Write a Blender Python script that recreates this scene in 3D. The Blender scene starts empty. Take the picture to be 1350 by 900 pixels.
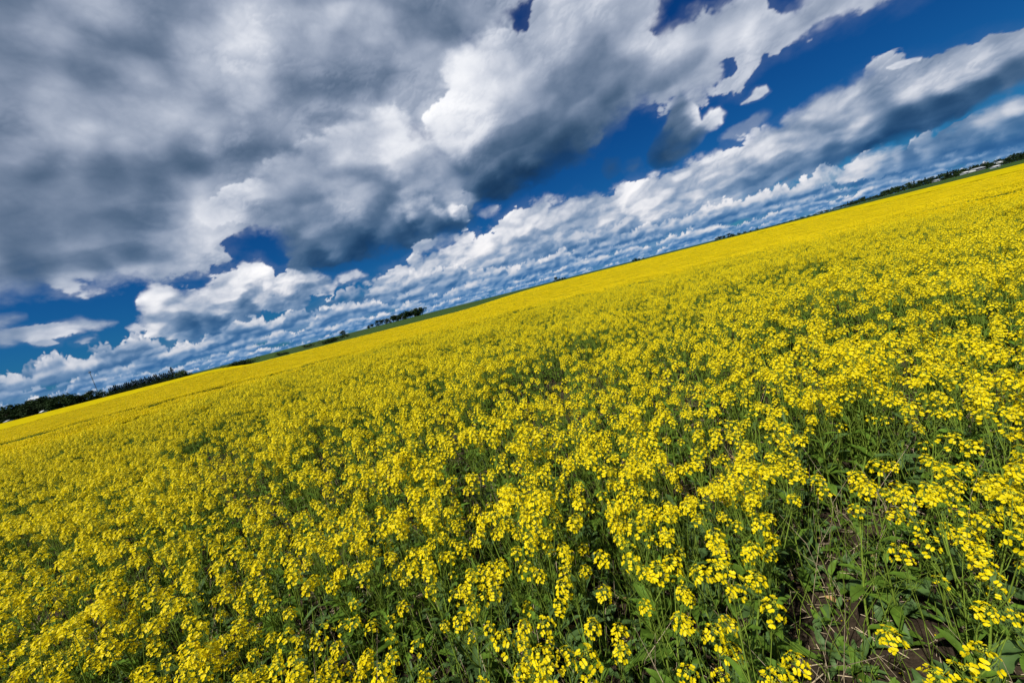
import bpy, math, random
import numpy as np
from mathutils import Matrix, Vector, Euler
C = bpy.context.scene
COL = C.collection
EYE = 1.55
F = 487.5                                   # focal length: 13 mm on 36 mm film, in 1/1350 of the picture's width
PITCH = math.atan(63.3 / F); ROLL = -math.atan(.2545)
# ---------------------------------------------------------------- camera
cam_data = bpy.data.cameras.new('camera'); cam = bpy.data.objects.new('camera', cam_data); COL.objects.link(cam)
cam_data.sensor_width = 36; cam_data.lens = 13.0; cam_data.clip_start = .02; cam_data.clip_end = 60000
CAMR = Matrix.Rotation(math.pi/2 - PITCH, 3, 'X') @ Matrix.Rotation(ROLL, 3, 'Z')
cam.matrix_world = Matrix.Translation((0, 0, EYE)) @ CAMR.to_4x4()
C.camera = cam
# ---------------------------------------------------------------- sky light, sun, exposure
SUN_AZ, SUN_EL = math.radians(-136), math.radians(50)      # compass angle from straight ahead, height
w = bpy.data.worlds.new('World'); C.world = w; w.use_nodes = True
nt = w.node_tree; bg = nt.nodes['Background']
st = nt.nodes.new('ShaderNodeTexSky'); st.sky_type = 'NISHITA'; st.sun_disc = False
st.sun_elevation = SUN_EL; st.sun_rotation = SUN_AZ; st.altitude = 600; st.air_density = 1.0; st.dust_density = .3; st.ozone_density = 3.0
# the photograph renders the clear sky as a deep saturated blue: grade the sky's channels
sp = nt.nodes.new('ShaderNodeSeparateColor'); cb = nt.nodes.new('ShaderNodeCombineColor'); nt.links.new(st.outputs[0], sp.inputs[0])
def mth(op, src, v):
    n = nt.nodes.new('ShaderNodeMath'); n.operation = op; nt.links.new(src, n.inputs[0]); n.inputs[1].default_value = v; return n.outputs[0]
for k, (e, g) in enumerate(((1.5, .06), (1.1, .245), (.85, .42))):
    nt.links.new(mth('MULTIPLY', mth('POWER', mth('MULTIPLY', sp.outputs[k], .1), e), g*10), cb.inputs[k])
nt.links.new(cb.outputs[0], bg.inputs['Color']); bg.inputs['Strength'].default_value = .1
sun_data = bpy.data.lights.new('sun', 'SUN'); sun_data.energy = 5.0; sun_data.angle = math.radians(.5); sun_data.color = (1, .955, .87)
sun = bpy.data.objects.new('sun', sun_data); COL.objects.link(sun)
sd = Vector((math.sin(SUN_AZ)*math.cos(SUN_EL), math.cos(SUN_AZ)*math.cos(SUN_EL), math.sin(SUN_EL)))
sun.rotation_euler = sd.to_track_quat('Z', 'Y').to_euler()
C.view_settings.view_transform = 'Standard'; C.view_settings.look = 'None'; C.view_settings.exposure = .18; C.view_settings.gamma = 1
C.render.engine = 'CYCLES'; C.cycles.max_bounces = 6; C.cycles.diffuse_bounces = 3; C.cycles.transmission_bounces = 3; C.cycles.transparent_max_bounces = 8
C.cycles.use_denoising = True; C.cycles.caustics_reflective = False; C.cycles.caustics_refractive = False

def tag(o, label=None, cat=None, group=None, kind=None):
    if label: o['label'] = label
    if cat: o['category'] = cat
    if group: o['group'] = group
    if kind: o['kind'] = kind
    return o
_M = np.array(CAMR)
def bearing(pts):
    """sight lines through picture points -> slope east and slope up per metre north, times F"""
    p = np.asarray(pts, float)
    v = np.stack([(p[:, 0]-675)/F, -(p[:, 1]-450)/F, -np.ones(len(p))], 1) @ _M.T
    return np.stack([v[:, 0]/v[:, 1], v[:, 2]/v[:, 1]], 1)*F
def east(px):
    """slope east of the horizon point at picture column px"""
    return float(bearing([(px, 556.5-.2545*px)])[0, 0])/F
# ---------------------------------------------------------------- clouds
_G=None
def perlin(x,y,z,seed=0):
    global _G
    if _G is None:
        r=np.random.RandomState(7); g=r.normal(size=(256,3)); g/=np.linalg.norm(g,axis=1)[:,None]
        p=r.permutation(256); _G=(g.astype(np.float32),np.concatenate([p,p]).astype(np.int32))
    g,p=_G
    xi=np.floor(x).astype(np.int32); yi=np.floor(y).astype(np.int32); zi=np.floor(z).astype(np.int32)
    fx=(x-xi).astype(np.float32); fy=(y-yi).astype(np.float32); fz=(z-zi).astype(np.float32)
    xi=(xi+seed*17)&255; yi&=255; zi&=255; x1=(xi+1)&255; y1=(yi+1)&255; z1=(zi+1)&255
    s=lambda t:t*t*t*(t*(t*6-15)+10)
    u,v,w=s(fx),s(fy),s(fz)
    A0=p[xi];A1=p[x1]
    def c(a,yy,zz,dx,dy,dz):
        h=p[p[a+yy]+zz]; q=g[h]; return q[:,0]*dx+q[:,1]*dy+q[:,2]*dz
    n00=c(A0,yi,zi,fx,fy,fz);n10=c(A1,yi,zi,fx-1,fy,fz)
    n01=c(A0,y1,zi,fx,fy-1,fz);n11=c(A1,y1,zi,fx-1,fy-1,fz)
    a=(n00+u*(n10-n00)); a=a+v*((n01+u*(n11-n01))-a)
    n00=c(A0,yi,z1,fx,fy,fz-1);n10=c(A1,yi,z1,fx-1,fy,fz-1)
    n01=c(A0,y1,z1,fx,fy-1,fz-1);n11=c(A1,y1,z1,fx-1,fy-1,fz-1)
    b=(n00+u*(n10-n00)); b=b+v*((n01+u*(n11-n01))-b)
    return (a+w*(b-a))*1.6
def ss(a,b,x):
    t=np.clip((x-a)/(b-a),0,1); return t*t*(3-2*t)
def sdf(X,Y,poly):
    """signed distance, positive inside"""
    n=len(poly); dm=np.full(X.shape,1e18,np.float32); ins=np.zeros(X.shape,bool)
    for i in range(n):
        ax,ay=poly[i]; bx,by=poly[(i+1)%n]; ex,ey=bx-ax,by-ay
        wx=X-ax; wy=Y-ay
        t=np.clip((wx*ex+wy*ey)/(ex*ex+ey*ey+1e-9),0,1)
        dx=wx-t*ex; dy=wy-t*ey
        np.minimum(dm,dx*dx+dy*dy,out=dm)
        if ay!=by:
            c=((ay>Y)!=(by>Y))&(X<ex*(Y-ay)/ey+ax); ins^=c
    return np.where(ins,1,-1)*np.sqrt(dm)
# ---- cloud masses: outline, edge noise (px), softness, tone points (x,y,tone)
MASSES=[]
def mass(outline,rough,soft,tones,relief=1.0,holes=(),op=1.0): MASSES.append((outline,rough,soft,tones,relief,holes,op))
# masses: outline, edge roughness, softness, painted light and shade as tones (x, y, value), painted relief, holes, opacity
mass([(648,302),(665,285),(690,270),(715,262),(740,268),(770,256),(800,257),(830,243),(880,224),(935,205),(975,192),(1000,175),(1030,160),(1060,140),(1090,122),(1130,104),(1180,86),(1230,69),(1300,47),(1350,35),(1560,-15),(1560,60),(1350,112),(1290,137),(1270,152),(1230,170),(1180,190),(1130,203),(1085,232),(1000,262),(900,296),(800,338),(700,368),(600,394),(500,414),(478,395),(485,372),(520,350),(560,335),(590,325),(612,312),(628,305),(640,316)],
 9,2.2,[(660,300,210),(680,283,238),(700,290,190),(740,275,180),(640,328,225),(620,350,190),(600,340,180),(650,345,165),(560,350,175),(520,362,180),(500,380,180),(700,320,140),(750,310,150),(800,280,165),(838,265,222),(850,275,205),(780,300,135),(830,300,120),(900,240,190),(950,215,200),(1000,200,190),(1050,170,175),(1100,150,165),(900,265,165),(940,240,175),(1000,230,135),(1080,180,150),(1130,150,185),(1200,110,175),(1150,170,110),(1200,160,62),(1150,192,55),(1250,130,66),(1250,98,165),(1300,80,180),(1340,60,160),(1340,90,100),(1300,110,75),(1260,150,66),(1180,180,55),(1050,225,120),(1100,205,90),(1000,250,115),(950,260,150),(860,305,140),(750,335,100),(700,350,105),(650,370,110),(600,370,115),(550,385,130),(500,405,120),(1450,30,160),(1450,60,100)],1.0)
# cumulus left of centre
mass([(182,405),(185,390),(200,376),(212,380),(225,383),(236,390),(250,391),(262,387),(270,378),(276,363),(290,356),(312,359),(318,350),(330,343),(345,342),(356,352),(362,366),(372,362),(385,360),(400,354),(420,357),(440,362),(445,372),(430,385),(415,392),(400,406),(365,409),(330,417),(300,434),(270,444),(240,451),(215,448),(195,437),(183,420)],
 7,1.4,[(190,400,225),(210,388,235),(200,420,190),(230,398,195),(222,412,170),(240,405,165),(220,436,195),(280,368,240),(345,350,232),(310,372,215),(250,415,165),(300,395,170),(285,380,200),(255,440,82),(290,432,80),(240,445,120),(330,410,100),(340,388,175),(380,372,190),(420,368,160),(400,395,105),(365,400,110)],1.3)
# the overcast deck overhead, left
mass([(-700,-500),(900,-500),(720,-50),(690,-5),(672,14),(672,50),(650,85),(630,120),(610,150),(575,172),(520,215),(450,250),(400,300),(335,298),(303,310),(292,322),(302,338),(288,352),(262,360),(200,366),(130,376),(60,386),(0,392),(-100,402),(-500,430)],
 12,5,[(0,0,134),(60,50,167),(140,20,166),(100,100,125),(170,50,137),(205,60,125),(250,12,119),(240,70,163),(330,40,172),(310,90,174),(328,125,207),(280,95,167),(180,125,181),(60,155,187),(88,175,181),(10,110,139),(0,170,130),(30,205,163),(50,240,115),(130,240,104),(180,225,113),(250,210,104),(300,190,122),(200,150,160),(240,160,163),(270,170,159),(150,190,157),(100,290,110),(0,290,130),(350,180,125),(380,155,137),(400,80,145),(450,60,134),(420,30,178),(480,20,150),(520,60,152),(600,50,145),(640,20,141),(450,120,134),(520,130,141),(480,180,159),(30,350,104),(120,330,122),(170,315,110),(60,300,125),(205,330,137),(100,368,163),(170,358,178),(220,356,178),(275,340,172),(230,280,159),(285,290,176),(252,268,194),(200,290,139),(150,290,108),(0,380,154),(60,330,110),(0,60,137),(-100,100,132),(-100,300,115),(200,-100,150),(500,-100,150)],1.0)
# cumulus with flat dark base, centre left
mass([(262,272),(285,250),(305,243),(335,222),(345,208),(375,192),(400,186),(430,165),(470,152),(520,140),(548,150),(554,168),(572,186),(596,200),(625,225),(640,250),(634,262),(634,276),(622,290),(600,306),(560,323),(500,337),(440,352),(405,358),(385,347),(374,326),(355,306),(332,293),(300,290),(280,296)],
 10,2.4,[(400,260,132),(420,230,155),(360,250,172),(380,208,195),(345,230,205),(300,262,195),(440,195,215),(520,185,222),(530,212,222),(565,225,190),(450,225,158),(415,215,168),(505,255,128),(540,240,160),(480,260,152),(500,230,165),(560,280,120),(545,258,200),(600,262,150),(600,290,64),(540,312,62),(480,330,55),(430,345,58),(390,330,95),(400,300,125),(450,310,98),(500,290,112),(360,280,150),(430,280,120),(560,300,75),(550,150,200),(480,165,200)],.8)
# small turret in front of it
mass([(538,292),(536,275),(545,262),(560,255),(570,262),(572,275),(582,274),(600,270),(615,272),(624,284),(600,300),(570,310)],
 4,1.6,[(545,272,205),(560,262,215),(575,280,170),(605,275,190),(560,295,100),(600,295,75),(580,303,60)],1.2)
# tall bright cumulus at top centre, streaming right
mass([(566,178),(563,160),(572,150),(588,128),(586,95),(592,72),(610,60),(640,48),(655,42),(676,44),(694,38),(700,20),(712,0),(735,-60),(1000,-300),(1400,-300),(1260,-50),(1190,-8),(1120,22),(1060,48),(1010,70),(988,92),(978,122),(958,118),(944,108),(925,130),(890,138),(850,140),(825,150),(795,183),(768,207),(735,226),(700,243),(665,263),(632,267),(606,248),(586,222),(572,198)],
 10,2.4,[(612,68,242),(640,75,238),(600,150,238),(630,145,230),(588,178,235),(582,202,165),(610,185,205),(650,120,195),(700,55,180),(740,40,175),(700,110,142),(675,95,185),(720,75,150),(680,160,125),(720,150,135),(640,205,110),(700,195,98),(615,228,105),(650,250,50),(700,235,48),(740,213,58),(763,190,78),(800,150,110),(800,100,140),(770,95,140),(820,115,128),(745,125,135),(870,110,135),(760,60,165),(780,60,160),(820,30,178),(850,85,135),(860,60,185),(895,55,205),(880,100,165),(915,85,150),(940,45,190),(1000,38,205),(975,65,160),(1025,45,160),(1060,35,165),(950,80,160),(1040,22,198),(1100,12,185),(930,112,150),(850,120,138),(1160,0,170),(740,90,150),(830,60,175),(800,-60,160),(1100,-60,160),(785,175,90),(665,75,215)],.8,
 [[(866,38),(866,22),(876,-10),(900,-40),(960,-30),(966,-4),(948,10),(925,14),(905,20),(892,36),(876,42)],[(1016,10),(1018,-12),(1040,-30),(1062,-8),(1050,6),(1030,14)],[(955,92),(958,84),(966,84),(968,92),(960,104),(950,108)]])
# loose small clouds in the blue
mass([(857,214),(856,203),(868,180),(880,160),(888,140),(896,118),(906,124),(918,142),(926,156),(938,144),(950,141),(957,148),(950,160),(932,174),(921,192),(900,206),(885,219),(868,223)],
 3,2.5,[(892,150,105),(880,190,78),(870,210,55),(905,195,75),(900,170,100),(945,150,225),(935,160,205),(917,180,120)],.9)
mass([(978,136),(988,124),(998,113),(1010,111),(1016,119),(1006,128),(990,133)],2,1.8,[(1000,120,215),(985,132,170)],.8)
mass([(1172,88),(1185,80),(1205,74),(1218,72),(1214,78),(1195,84),(1180,90)],1,1.5,[(1195,80,215)],.9,(),.7)
mass([(950,184),(975,180),(1000,166),(1012,150),(1006,148),(990,160),(968,172)],5,5,[(980,172,150)],.4,(),.5)
mass([(795,224),(800,212),(812,212),(815,226),(802,236)],4,5,[(805,222,75)],.4,(),.6)
mass([(822,226),(830,214),(842,210),(846,218),(836,228)],4,5,[(830,220,95)],.4,(),.45)
mass([(545,325),(560,318),(585,310),(600,312),(595,322),(575,328),(555,336)],4,3,[(570,322,170)],.6,(),.8)
mass([(630,284),(645,272),(660,270),(655,278),(640,290)],4,2.5,[(642,280,195)],.6,(),.8)
mass([(440,372),(450,362),(470,357),(484,364),(470,370),(452,375)],4,2.5,[(460,365,185)],.6,(),.9)
mass([(-60,428),(-20,420),(20,415),(34,417),(14,426),(-10,432)],4,3,[(0,424,165)],.5,(),.75)
mass([(-90,446),(-20,440),(30,434),(62,432),(88,426),(108,420),(130,424),(156,426),(132,432),(96,440),(50,446),(0,456),(-80,466)],5,2.5,[(100,426,185),(50,438,165),(20,448,135),(0,440,160),(130,427,160)],.8,(),.95)
mass([(38,452),(50,446),(66,447),(80,452),(62,456),(44,456)],3,2.5,[(60,450,170)],.5,(),.8)
mass([(92,452),(108,446),(126,442),(128,446),(112,453)],3,2.5,[(110,448,165)],.5,(),.7)
mass([(165,433),(176,428),(188,432),(182,437),(170,438)],3,2,[(176,432,190)],.5,(),.9)
# bright gap-side puffs above the low rows, right
mass([(1095,240),(1110,222),(1130,206),(1160,196),(1190,190),(1215,180),(1250,168),(1290,150),(1330,132),(1360,125),(1500,100),(1500,180),(1350,200),(1240,214),(1160,232),(1110,246)],
 7,2,[(1125,215,195),(1150,205,190),(1180,200,150),(1170,225,120),(1215,185,150),(1200,205,90),(1250,180,120),(1300,165,150),(1345,140,170),(1300,185,80),(1345,170,90),(1250,200,90),(1110,235,170)],1.0,(),.95)
def clouds(X,Y,D,nfront):
    sh=X.shape
    gxx=np.maximum(np.gradient(X,axis=1),.5); gyy=np.gradient(Y,axis=0)
    D=D.reshape(-1,3); X=X.ravel(); Y=np.minimum(Y,6000).ravel().astype(np.float32)
    K=8; N=[];N2=[]
    for k in range(K):
        f=3.6*2**k
        N.append(perlin(D[:,0]*f+3.1*k,D[:,1]*f,D[:,2]*f*1.5+7.7,k).astype(np.float32))
        if k<6: N2.append(perlin(D[:,0]*f+31.1*k,D[:,1]*f+11,D[:,2]*f*1.5+57.7,k+40).astype(np.float32))
    size=np.clip(.42*Y+9,9,110)          # px size of the largest lumps at this height
    k0=np.log2(F/size/3.6)
    def fbm(L,g=.55,shift=0.,bil=False):
        s=np.zeros_like(X); n=np.zeros_like(X)
        for k,a in enumerate(L):
            wk=np.clip(k-(k0+shift)+1,0,1)*g**np.maximum(k-(k0+shift),0)
            s+=wk*((1-2.2*np.abs(a)) if bil else a); n+=wk*wk
        return s/np.sqrt(n+1e-6)
    def bumps(L,g,shift):
        s=np.zeros_like(X)
        for k,a in enumerate(L):
            wk=np.clip(k-(k0+shift)+1,0,1)*g**np.maximum(k-(k0+shift),0)
            s+=wk*(2.4*np.abs(a)-.55)
        return s
    edge=fbm(N,.62,.2); soft1=fbm(N2,.5,-.6); soft2=fbm(N,.5,.3)
    bil=bumps(N2,.58,0.2); bil=bil-bil.mean()
    warpx=fbm(N2,.5,-.2)*size*.16; warpy=fbm(N,.5,-.2)*size*.16
    def light(B):
        gy,gx=np.gradient((B*size).reshape(sh)); gx=gx/gxx; gy=gy/gyy
        return (gx*.45-gy*.9).ravel()
    crisp=ss(-.35,.45,soft2+.4*soft1)       # some stretches crisp, others misty
    def low(L,shift,n):                                  # only n octaves: broad soft forms
        s=np.zeros_like(X)
        for k,a in enumerate(L):
            d=k-(k0+shift); s+=np.clip(d+1,0,1)*np.clip(n-d,0,1)*.5**np.maximum(d,0)*a
        return s
    rl=light(low(N,-.6,1.6))*1.5+light(low(N2,.3,2.0))*1.3
    rf=light(bumps(N2,.5,1.3)*.5)
    rel=np.tanh(rl*.8)*.9+np.tanh(rf*.7)*.30*crisp*ss(-.35,.35,soft1)  # upper-left light on the lumps, painted into the cloud tone
    vap=fbm(N2,.56,-.4); vap2=fbm(N,.6,.6)
    tone=np.zeros_like(X); alpha=np.zeros_like(X); haze=np.zeros_like(X)
    def over(t,a,idx=slice(None)):
        # composites one cloud (tone t, opacity a) over what is behind it
        A=alpha[idx]; T=tone[idx]
        n=a+A*(1-a); tone[idx]=np.where(n>1e-4,(t*a+T*A*(1-a))/np.maximum(n,1e-4),T); alpha[idx]=n
    def paint(out,rough,soft,tones,relief,holes,op):
        P=bearing(out); pad=30
        idx=np.nonzero((X>P[:,0].min()-pad)&(X<P[:,0].max()+pad)&(Y>P[:,1].min()-pad)&(Y<P[:,1].max()+pad))[0]
        if len(idx)==0: return
        x=X[idx];y=Y[idx]
        sd=sdf(x+warpx[idx]*.35,y+warpy[idx]*.35,P)
        for hpoly in holes:
            sd=np.minimum(sd,-sdf(x,y,bearing(hpoly)))
        T=np.array(tones,float); Q=bearing(T[:,:2])
        wx=x+warpx[idx]*1.5+vap2[idx]*6; wy=y+warpy[idx]*1.2+vap[idx]*5
        num=np.zeros(len(idx));den=np.zeros(len(idx))
        for (qx,qy),v in zip(Q,T[:,2]):
            w_=1/((wx-qx)**2+(wy-qy)**2+np.clip(size[idx]*.2,9,20)**2)**2.1
            num+=w_*v;den+=w_
        t=num/den
        lit=ss(60,190,t); dk=ss(125,70,t)      # shaded flat bases: calmer, mistier outline
        e=sd+rough*(edge[idx]*.75+bil[idx]*1.0)*(1-.7*dk)
        sf=soft*(1.7-1.1*crisp[idx])*(1+1.2*dk)
        loc=np.clip(size[idx]/60,.5,1.6)
        a=ss(-sf*loc*.6,sf*loc*1.1,e)
        veil=ss(-1.5*rough,.9*rough,sd+rough*(1.3*vap2[idx]+.5*vap[idx]))      # frayed half-clear margin
        cr=crisp[idx]*(1-.6*dk)
        a=(a*cr+np.minimum(veil,ss(-sf*loc*3,sf*loc*3,e))*(1-cr))
        a=np.maximum(a,.07*veil)*op
        t=t+relief*(rel[idx]*(5+20*lit)+vap[idx]*(9+12*lit)+vap2[idx]*(5+8*lit)+bil[idx]*(4+13*lit))
        t=t+relief*9*ss(9,0,e)*lit-7
        t=np.where(t>212,212+(t-212)*.6,t)
        over(t,a,idx)
    # outside the masses set out below the cover goes on as loose cumulus
    fr=(np.arange(sh[1])<nfront)
    away=np.broadcast_to(np.where(fr,0.,1.),sh).ravel()*np.maximum(ss(-1.5,-2.1,X/F),ss(1.62,2.,X/F))
    side=away
    over(140+45*soft1+rel*22-30*ss(0,1,edge),np.maximum(away,side)*ss(-.1,.35,fbm(N,.5,-.9)+.1)*ss(30,90,Y))
    paint(*MASSES[0])
    # far rows of cumulus, flat bases and puffed tops, from the horizon upwards
    lim=row_limit(X)
    lo=perlin(X/90.,Y/18.,np.zeros(X.shape),3); lo2=perlin(X/34.,Y/5.,np.zeros(X.shape),5); lo3=perlin(X/12.,Y/2.6,np.zeros(X.shape),6)
    over(100+30*lo+22*lo2+12*lo3*ss(50,20,Y)+rel*8,.78*ss(0,12,lim-Y+6*lo)*ss(-.75,-.1,lo+.5*lo2),slice(None))
    bases=[.5,3,6.5,11,17,25,35,47,61]
    for r,b in enumerate(bases):
        h=5+b*.78
        zz=np.zeros(X.shape)
        a0=perlin(X/(h*9)+r*4.3,zz+r*2.7,zz,r+50)
        a1=perlin(X/(h*2.6)+r*9.3,zz+r*3.7,zz,r)
        a2=perlin(X/(h*1.0)+r*5.3,zz+r*1.7+.5,zz,r+9)
        a3=np.abs(perlin(X/(h*.5)+r*2.3,Y/(h*.6)+r,zz,r+19))
        a4=np.abs(perlin(X/(h*.2)+r*2.3,Y/(h*.2)+r,zz,r+29))
        b=b*(1+.30*perlin(X/230.+r*3.1,zz+r*8.8,zz,r+70))
        top=b+h*(.35+.8*a0+.9*a1+.45*a2+.45*a3+.25*a4)
        base=b-h*.12*(1+a2)+h*.1*a3
        a=ss(0,1.2+h*.06,top-Y)*ss(-.6-h*.06,.8+h*.14,Y-base)*ss(-.75,-.35,a1+a0+.3*a2)
        a=a*ss(0,8,lim-(top*.3+b*.7)+4*a2)
        hh=np.maximum(top-base,h*.3)
        tt=np.clip((Y-base)/hh,0,1)
        brt=ss(-.45,.35,a1+.6*a0+.5*a2)
        t=90+(48+66*brt)*ss(.1,.75,tt)+rel*20+(a3-.25)*50*tt+(a4-.25)*40*tt  # lit tops and shaded bases painted into the tone
        over(t,a*.92)
    for m_ in MASSES[1:]: paint(*m_)
    # tone -> colour; distance haze is painted in as a blue tint on low clouds
    t=np.clip(tone/255,0,1)
    ks=np.array([0,50,80,110,140,170,200,230,255])/255.
    r=np.interp(t,ks,np.array([10,32,60,92,128,162,198,230,250])/255.)
    g=np.interp(t,ks,np.array([20,52,80,108,140,171,203,232,250])/255.)
    b=np.interp(t,ks,np.array([38,75,103,131,161,188,214,237,252])/255.)
    hz=np.exp(-Y/85.)[:,None]*.88
    c=np.stack([r,g,b],1)
    far=np.stack([np.interp(t,[0,.3,.5,.7,.9],[.08,.20,.46,.76,.9]),np.interp(t,[0,.3,.5,.7,.9],[.30,.42,.60,.78,.88]),np.interp(t,[0,.3,.5,.7,.9],[.55,.66,.76,.82,.88])],1)
    c=c*(1-hz)+far*hz
    return (np.clip(c,0,1)**2.2).reshape(sh+(3,)),alpha.reshape(sh)
_LIM=np.array([(-60,490),(0,497),(47,480),(75,468),(97,478),(133,460),(157,452),(187,449),(217,449),(300,430),(380,410),(430,390),(460,384),(500,380),(600,350),(700,330),(900,280),(1050,245),(1090,238),(1120,230),(1200,200),(1350,165),(1450,140)],float)
def row_limit(X):
    P=bearing(_LIM); o=np.argsort(P[:,0]); return np.interp(X,P[o,0],P[o,1])
def sky_clouds():
    au = np.arctan(np.linspace(-1.5, 1.72, 1150))
    rest = np.linspace(au[-1], au[0]+2*np.pi, 204)[1:-1]
    az = np.concatenate([au, rest])
    cz = np.where(np.arange(len(az)) < len(au), np.cos(az), 0)
    tr = (rest-au[-1])/(au[0]+2*np.pi-au[-1])
    cz[len(au):] = np.cos(au[-1])*(1-tr)+np.cos(au[0])*tr
    ws = np.concatenate([[-.004], 1.08*np.linspace(0, 1, 388), np.geomspace(1.1, 40, 26)])
    AZ, WS = np.meshgrid(az, ws); CZ = np.broadcast_to(cz, AZ.shape)
    EL = np.arctan(WS*CZ)
    X = np.concatenate([np.tan(au), np.where(rest < np.pi, np.tan(au[-1])+(rest-au[-1])*2.4, np.tan(au[0])-(au[0]+2*np.pi-rest)*2.4)])*F
    X = np.broadcast_to(X, AZ.shape)
    D = np.stack([np.sin(AZ)*np.cos(EL), np.cos(AZ)*np.cos(EL), np.sin(EL)], -1)
    rgb, al = clouds(X.astype(np.float32), (WS*F).astype(np.float32), D, len(au))
    gap = D @ np.array(sd)
    al = al*(1-ss(.80, .93, gap)*.9999)
    al = np.where(gap > .93, 0, al)
    R = 30000.
    co = (D*R).reshape(-1, 3); co = np.vstack([co, [[0, 0, R]]]); co[:, 2] += EYE
    nr, nc = AZ.shape
    i = np.arange(nr-1)[:, None]*nc; j = np.arange(nc)[None, :]; j2 = (j+1) % nc
    quads = np.stack([i+j, i+nc+j, i+nc+j2, i+j2], -1).reshape(-1, 4)
    top = (nr-1)*nc
    tris = np.stack([top+j[0], np.full(nc, nr*nc), top+j2[0]], -1)
    me = bpy.data.meshes.new('clouds')
    nq, ntr = len(quads), len(tris)
    me.vertices.add(len(co)); me.vertices.foreach_set('co', co.astype(np.float32).ravel())
    me.loops.add(nq*4+ntr*3); me.loops.foreach_set('vertex_index', np.concatenate([quads.ravel(), tris.ravel()]).astype(np.int32))
    me.polygons.add(nq+ntr); me.polygons.foreach_set('loop_start', np.concatenate([np.arange(nq)*4, nq*4+np.arange(ntr)*3]).astype(np.int32))
    me.update(calc_edges=True)
    me.polygons.foreach_set('use_smooth', np.ones(nq+ntr, bool))
    at = me.attributes.new('cloud', 'FLOAT_COLOR', 'POINT')
    q = np.concatenate([rgb, al[..., None]], -1).reshape(-1, 4); q = np.vstack([q, q[-1:]])
    at.data.foreach_set('color', q.astype(np.float32).ravel())
    o = bpy.data.objects.new('clouds', me); COL.objects.link(o)
    m = bpy.data.materials.new('cloud'); m.use_nodes = True; t = m.node_tree; t.nodes.clear()
    a = t.nodes.new('ShaderNodeAttribute'); a.attribute_name = 'cloud'
    geo = t.nodes.new('ShaderNodeNewGeometry')
    nz = t.nodes.new('ShaderNodeTexNoise'); nz.inputs['Scale'].default_value = 1/140.; nz.inputs['Detail'].default_value = 5; nz.inputs['Roughness'].default_value = .6
    t.links.new(geo.outputs['Position'], nz.inputs['Vector'])
    mr = t.nodes.new('ShaderNodeMapRange'); mr.inputs['From Min'].default_value = .25; mr.inputs['From Max'].default_value = .75
    mr.inputs['To Min'].default_value = .985; mr.inputs['To Max'].default_value = 1.015
    t.links.new(nz.outputs[0], mr.inputs['Value'])
    em = t.nodes.new('ShaderNodeEmission'); t.links.new(a.outputs['Color'], em.inputs['Color']); t.links.new(mr.outputs[0], em.inputs['Strength'])  # the cloud shell glows; its light and shade are already in the colour
    tp = t.nodes.new('ShaderNodeBsdfTransparent'); mx = t.nodes.new('ShaderNodeMixShader'); out = t.nodes.new('ShaderNodeOutputMaterial')
    t.links.new(a.outputs['Alpha'], mx.inputs[0]); t.links.new(tp.outputs[0], mx.inputs[1]); t.links.new(em.outputs[0], mx.inputs[2]); t.links.new(mx.outputs[0], out.inputs[0])
    m.cycles.emission_sampling = 'NONE'
    me.materials.append(m)
    tag(o, 'broken cumulus clouds with grey flat bases and white tops over the field', kind='stuff')
sky_clouds()
# ---------------------------------------------------------------- materials
def mat(name, base, rough=.6, trans=0., var=0., scale=30., spec=.3, dark=None, vcol=None):
    """leaf / petal / bark style material: colour varied by object-space noise, optional light through thin sheets"""
    m = bpy.data.materials.new(name); m.use_nodes = True; t = m.node_tree; p = t.nodes['Principled BSDF']; out = t.nodes['Material Output']
    p.inputs['Roughness'].default_value = rough; p.inputs['Specular IOR Level'].default_value = spec
    tc = t.nodes.new('ShaderNodeNewGeometry'); nz = t.nodes.new('ShaderNodeTexNoise')
    nz.inputs['Scale'].default_value = scale; nz.inputs['Detail'].default_value = 4
    t.links.new(tc.outputs['Position'], nz.inputs['Vector'])
    cr = t.nodes.new('ShaderNodeValToRGB'); cr.color_ramp.elements[0].position = .3; cr.color_ramp.elements[1].position = .7
    d = dark or tuple(c*(1-var) for c in base); l = tuple(min(1, c*(1+var*.6)) for c in base)
    cr.color_ramp.elements[0].color = (*d, 1); cr.color_ramp.elements[1].color = (*l, 1)
    t.links.new(nz.outputs[0], cr.inputs[0])
    col = cr.outputs[0]
    if vcol:                                            # one instance differs a little from the next
        oi = t.nodes.new('ShaderNodeObjectInfo'); hs = t.nodes.new('ShaderNodeHueSaturation')
        a = t.nodes.new('ShaderNodeMapRange'); a.inputs['To Min'].default_value = 1-vcol; a.inputs['To Max'].default_value = 1+vcol*.6
        t.links.new(oi.outputs['Random'], a.inputs['Value']); t.links.new(a.outputs[0], hs.inputs['Value']); t.links.new(col, hs.inputs['Color']); col = hs.outputs[0]
    t.links.new(col, p.inputs['Base Color'])
    if trans > 0:
        tr = t.nodes.new('ShaderNodeBsdfTranslucent'); t.links.new(col, tr.inputs['Color'])
        mx = t.nodes.new('ShaderNodeMixShader'); mx.inputs[0].default_value = trans
        t.links.new(p.outputs[0], mx.inputs[1]); t.links.new(tr.outputs[0], mx.inputs[2]); t.links.new(mx.outputs[0], out.inputs[0])
    return m
M_PETAL = mat('petal', (.94, .765, .004), .5, .38, .06, 60, .2, (.90, .72, .003), .08)
M_BUD = mat('bud', (.42, .45, .03), .6, .1, .25, 80)
M_STEM = mat('stem', (.22, .32, .04), .6, .15, .3, 25, .25, None, .2)
M_LEAF = mat('leaf', (.12, .22, .024), .6, .28, .35, 35, .2, None, .2)
M_LEAF2 = mat('blue_green_leaf', (.085, .155, .042), .55, .25, .3, 30, .25, None, .2)
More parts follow.
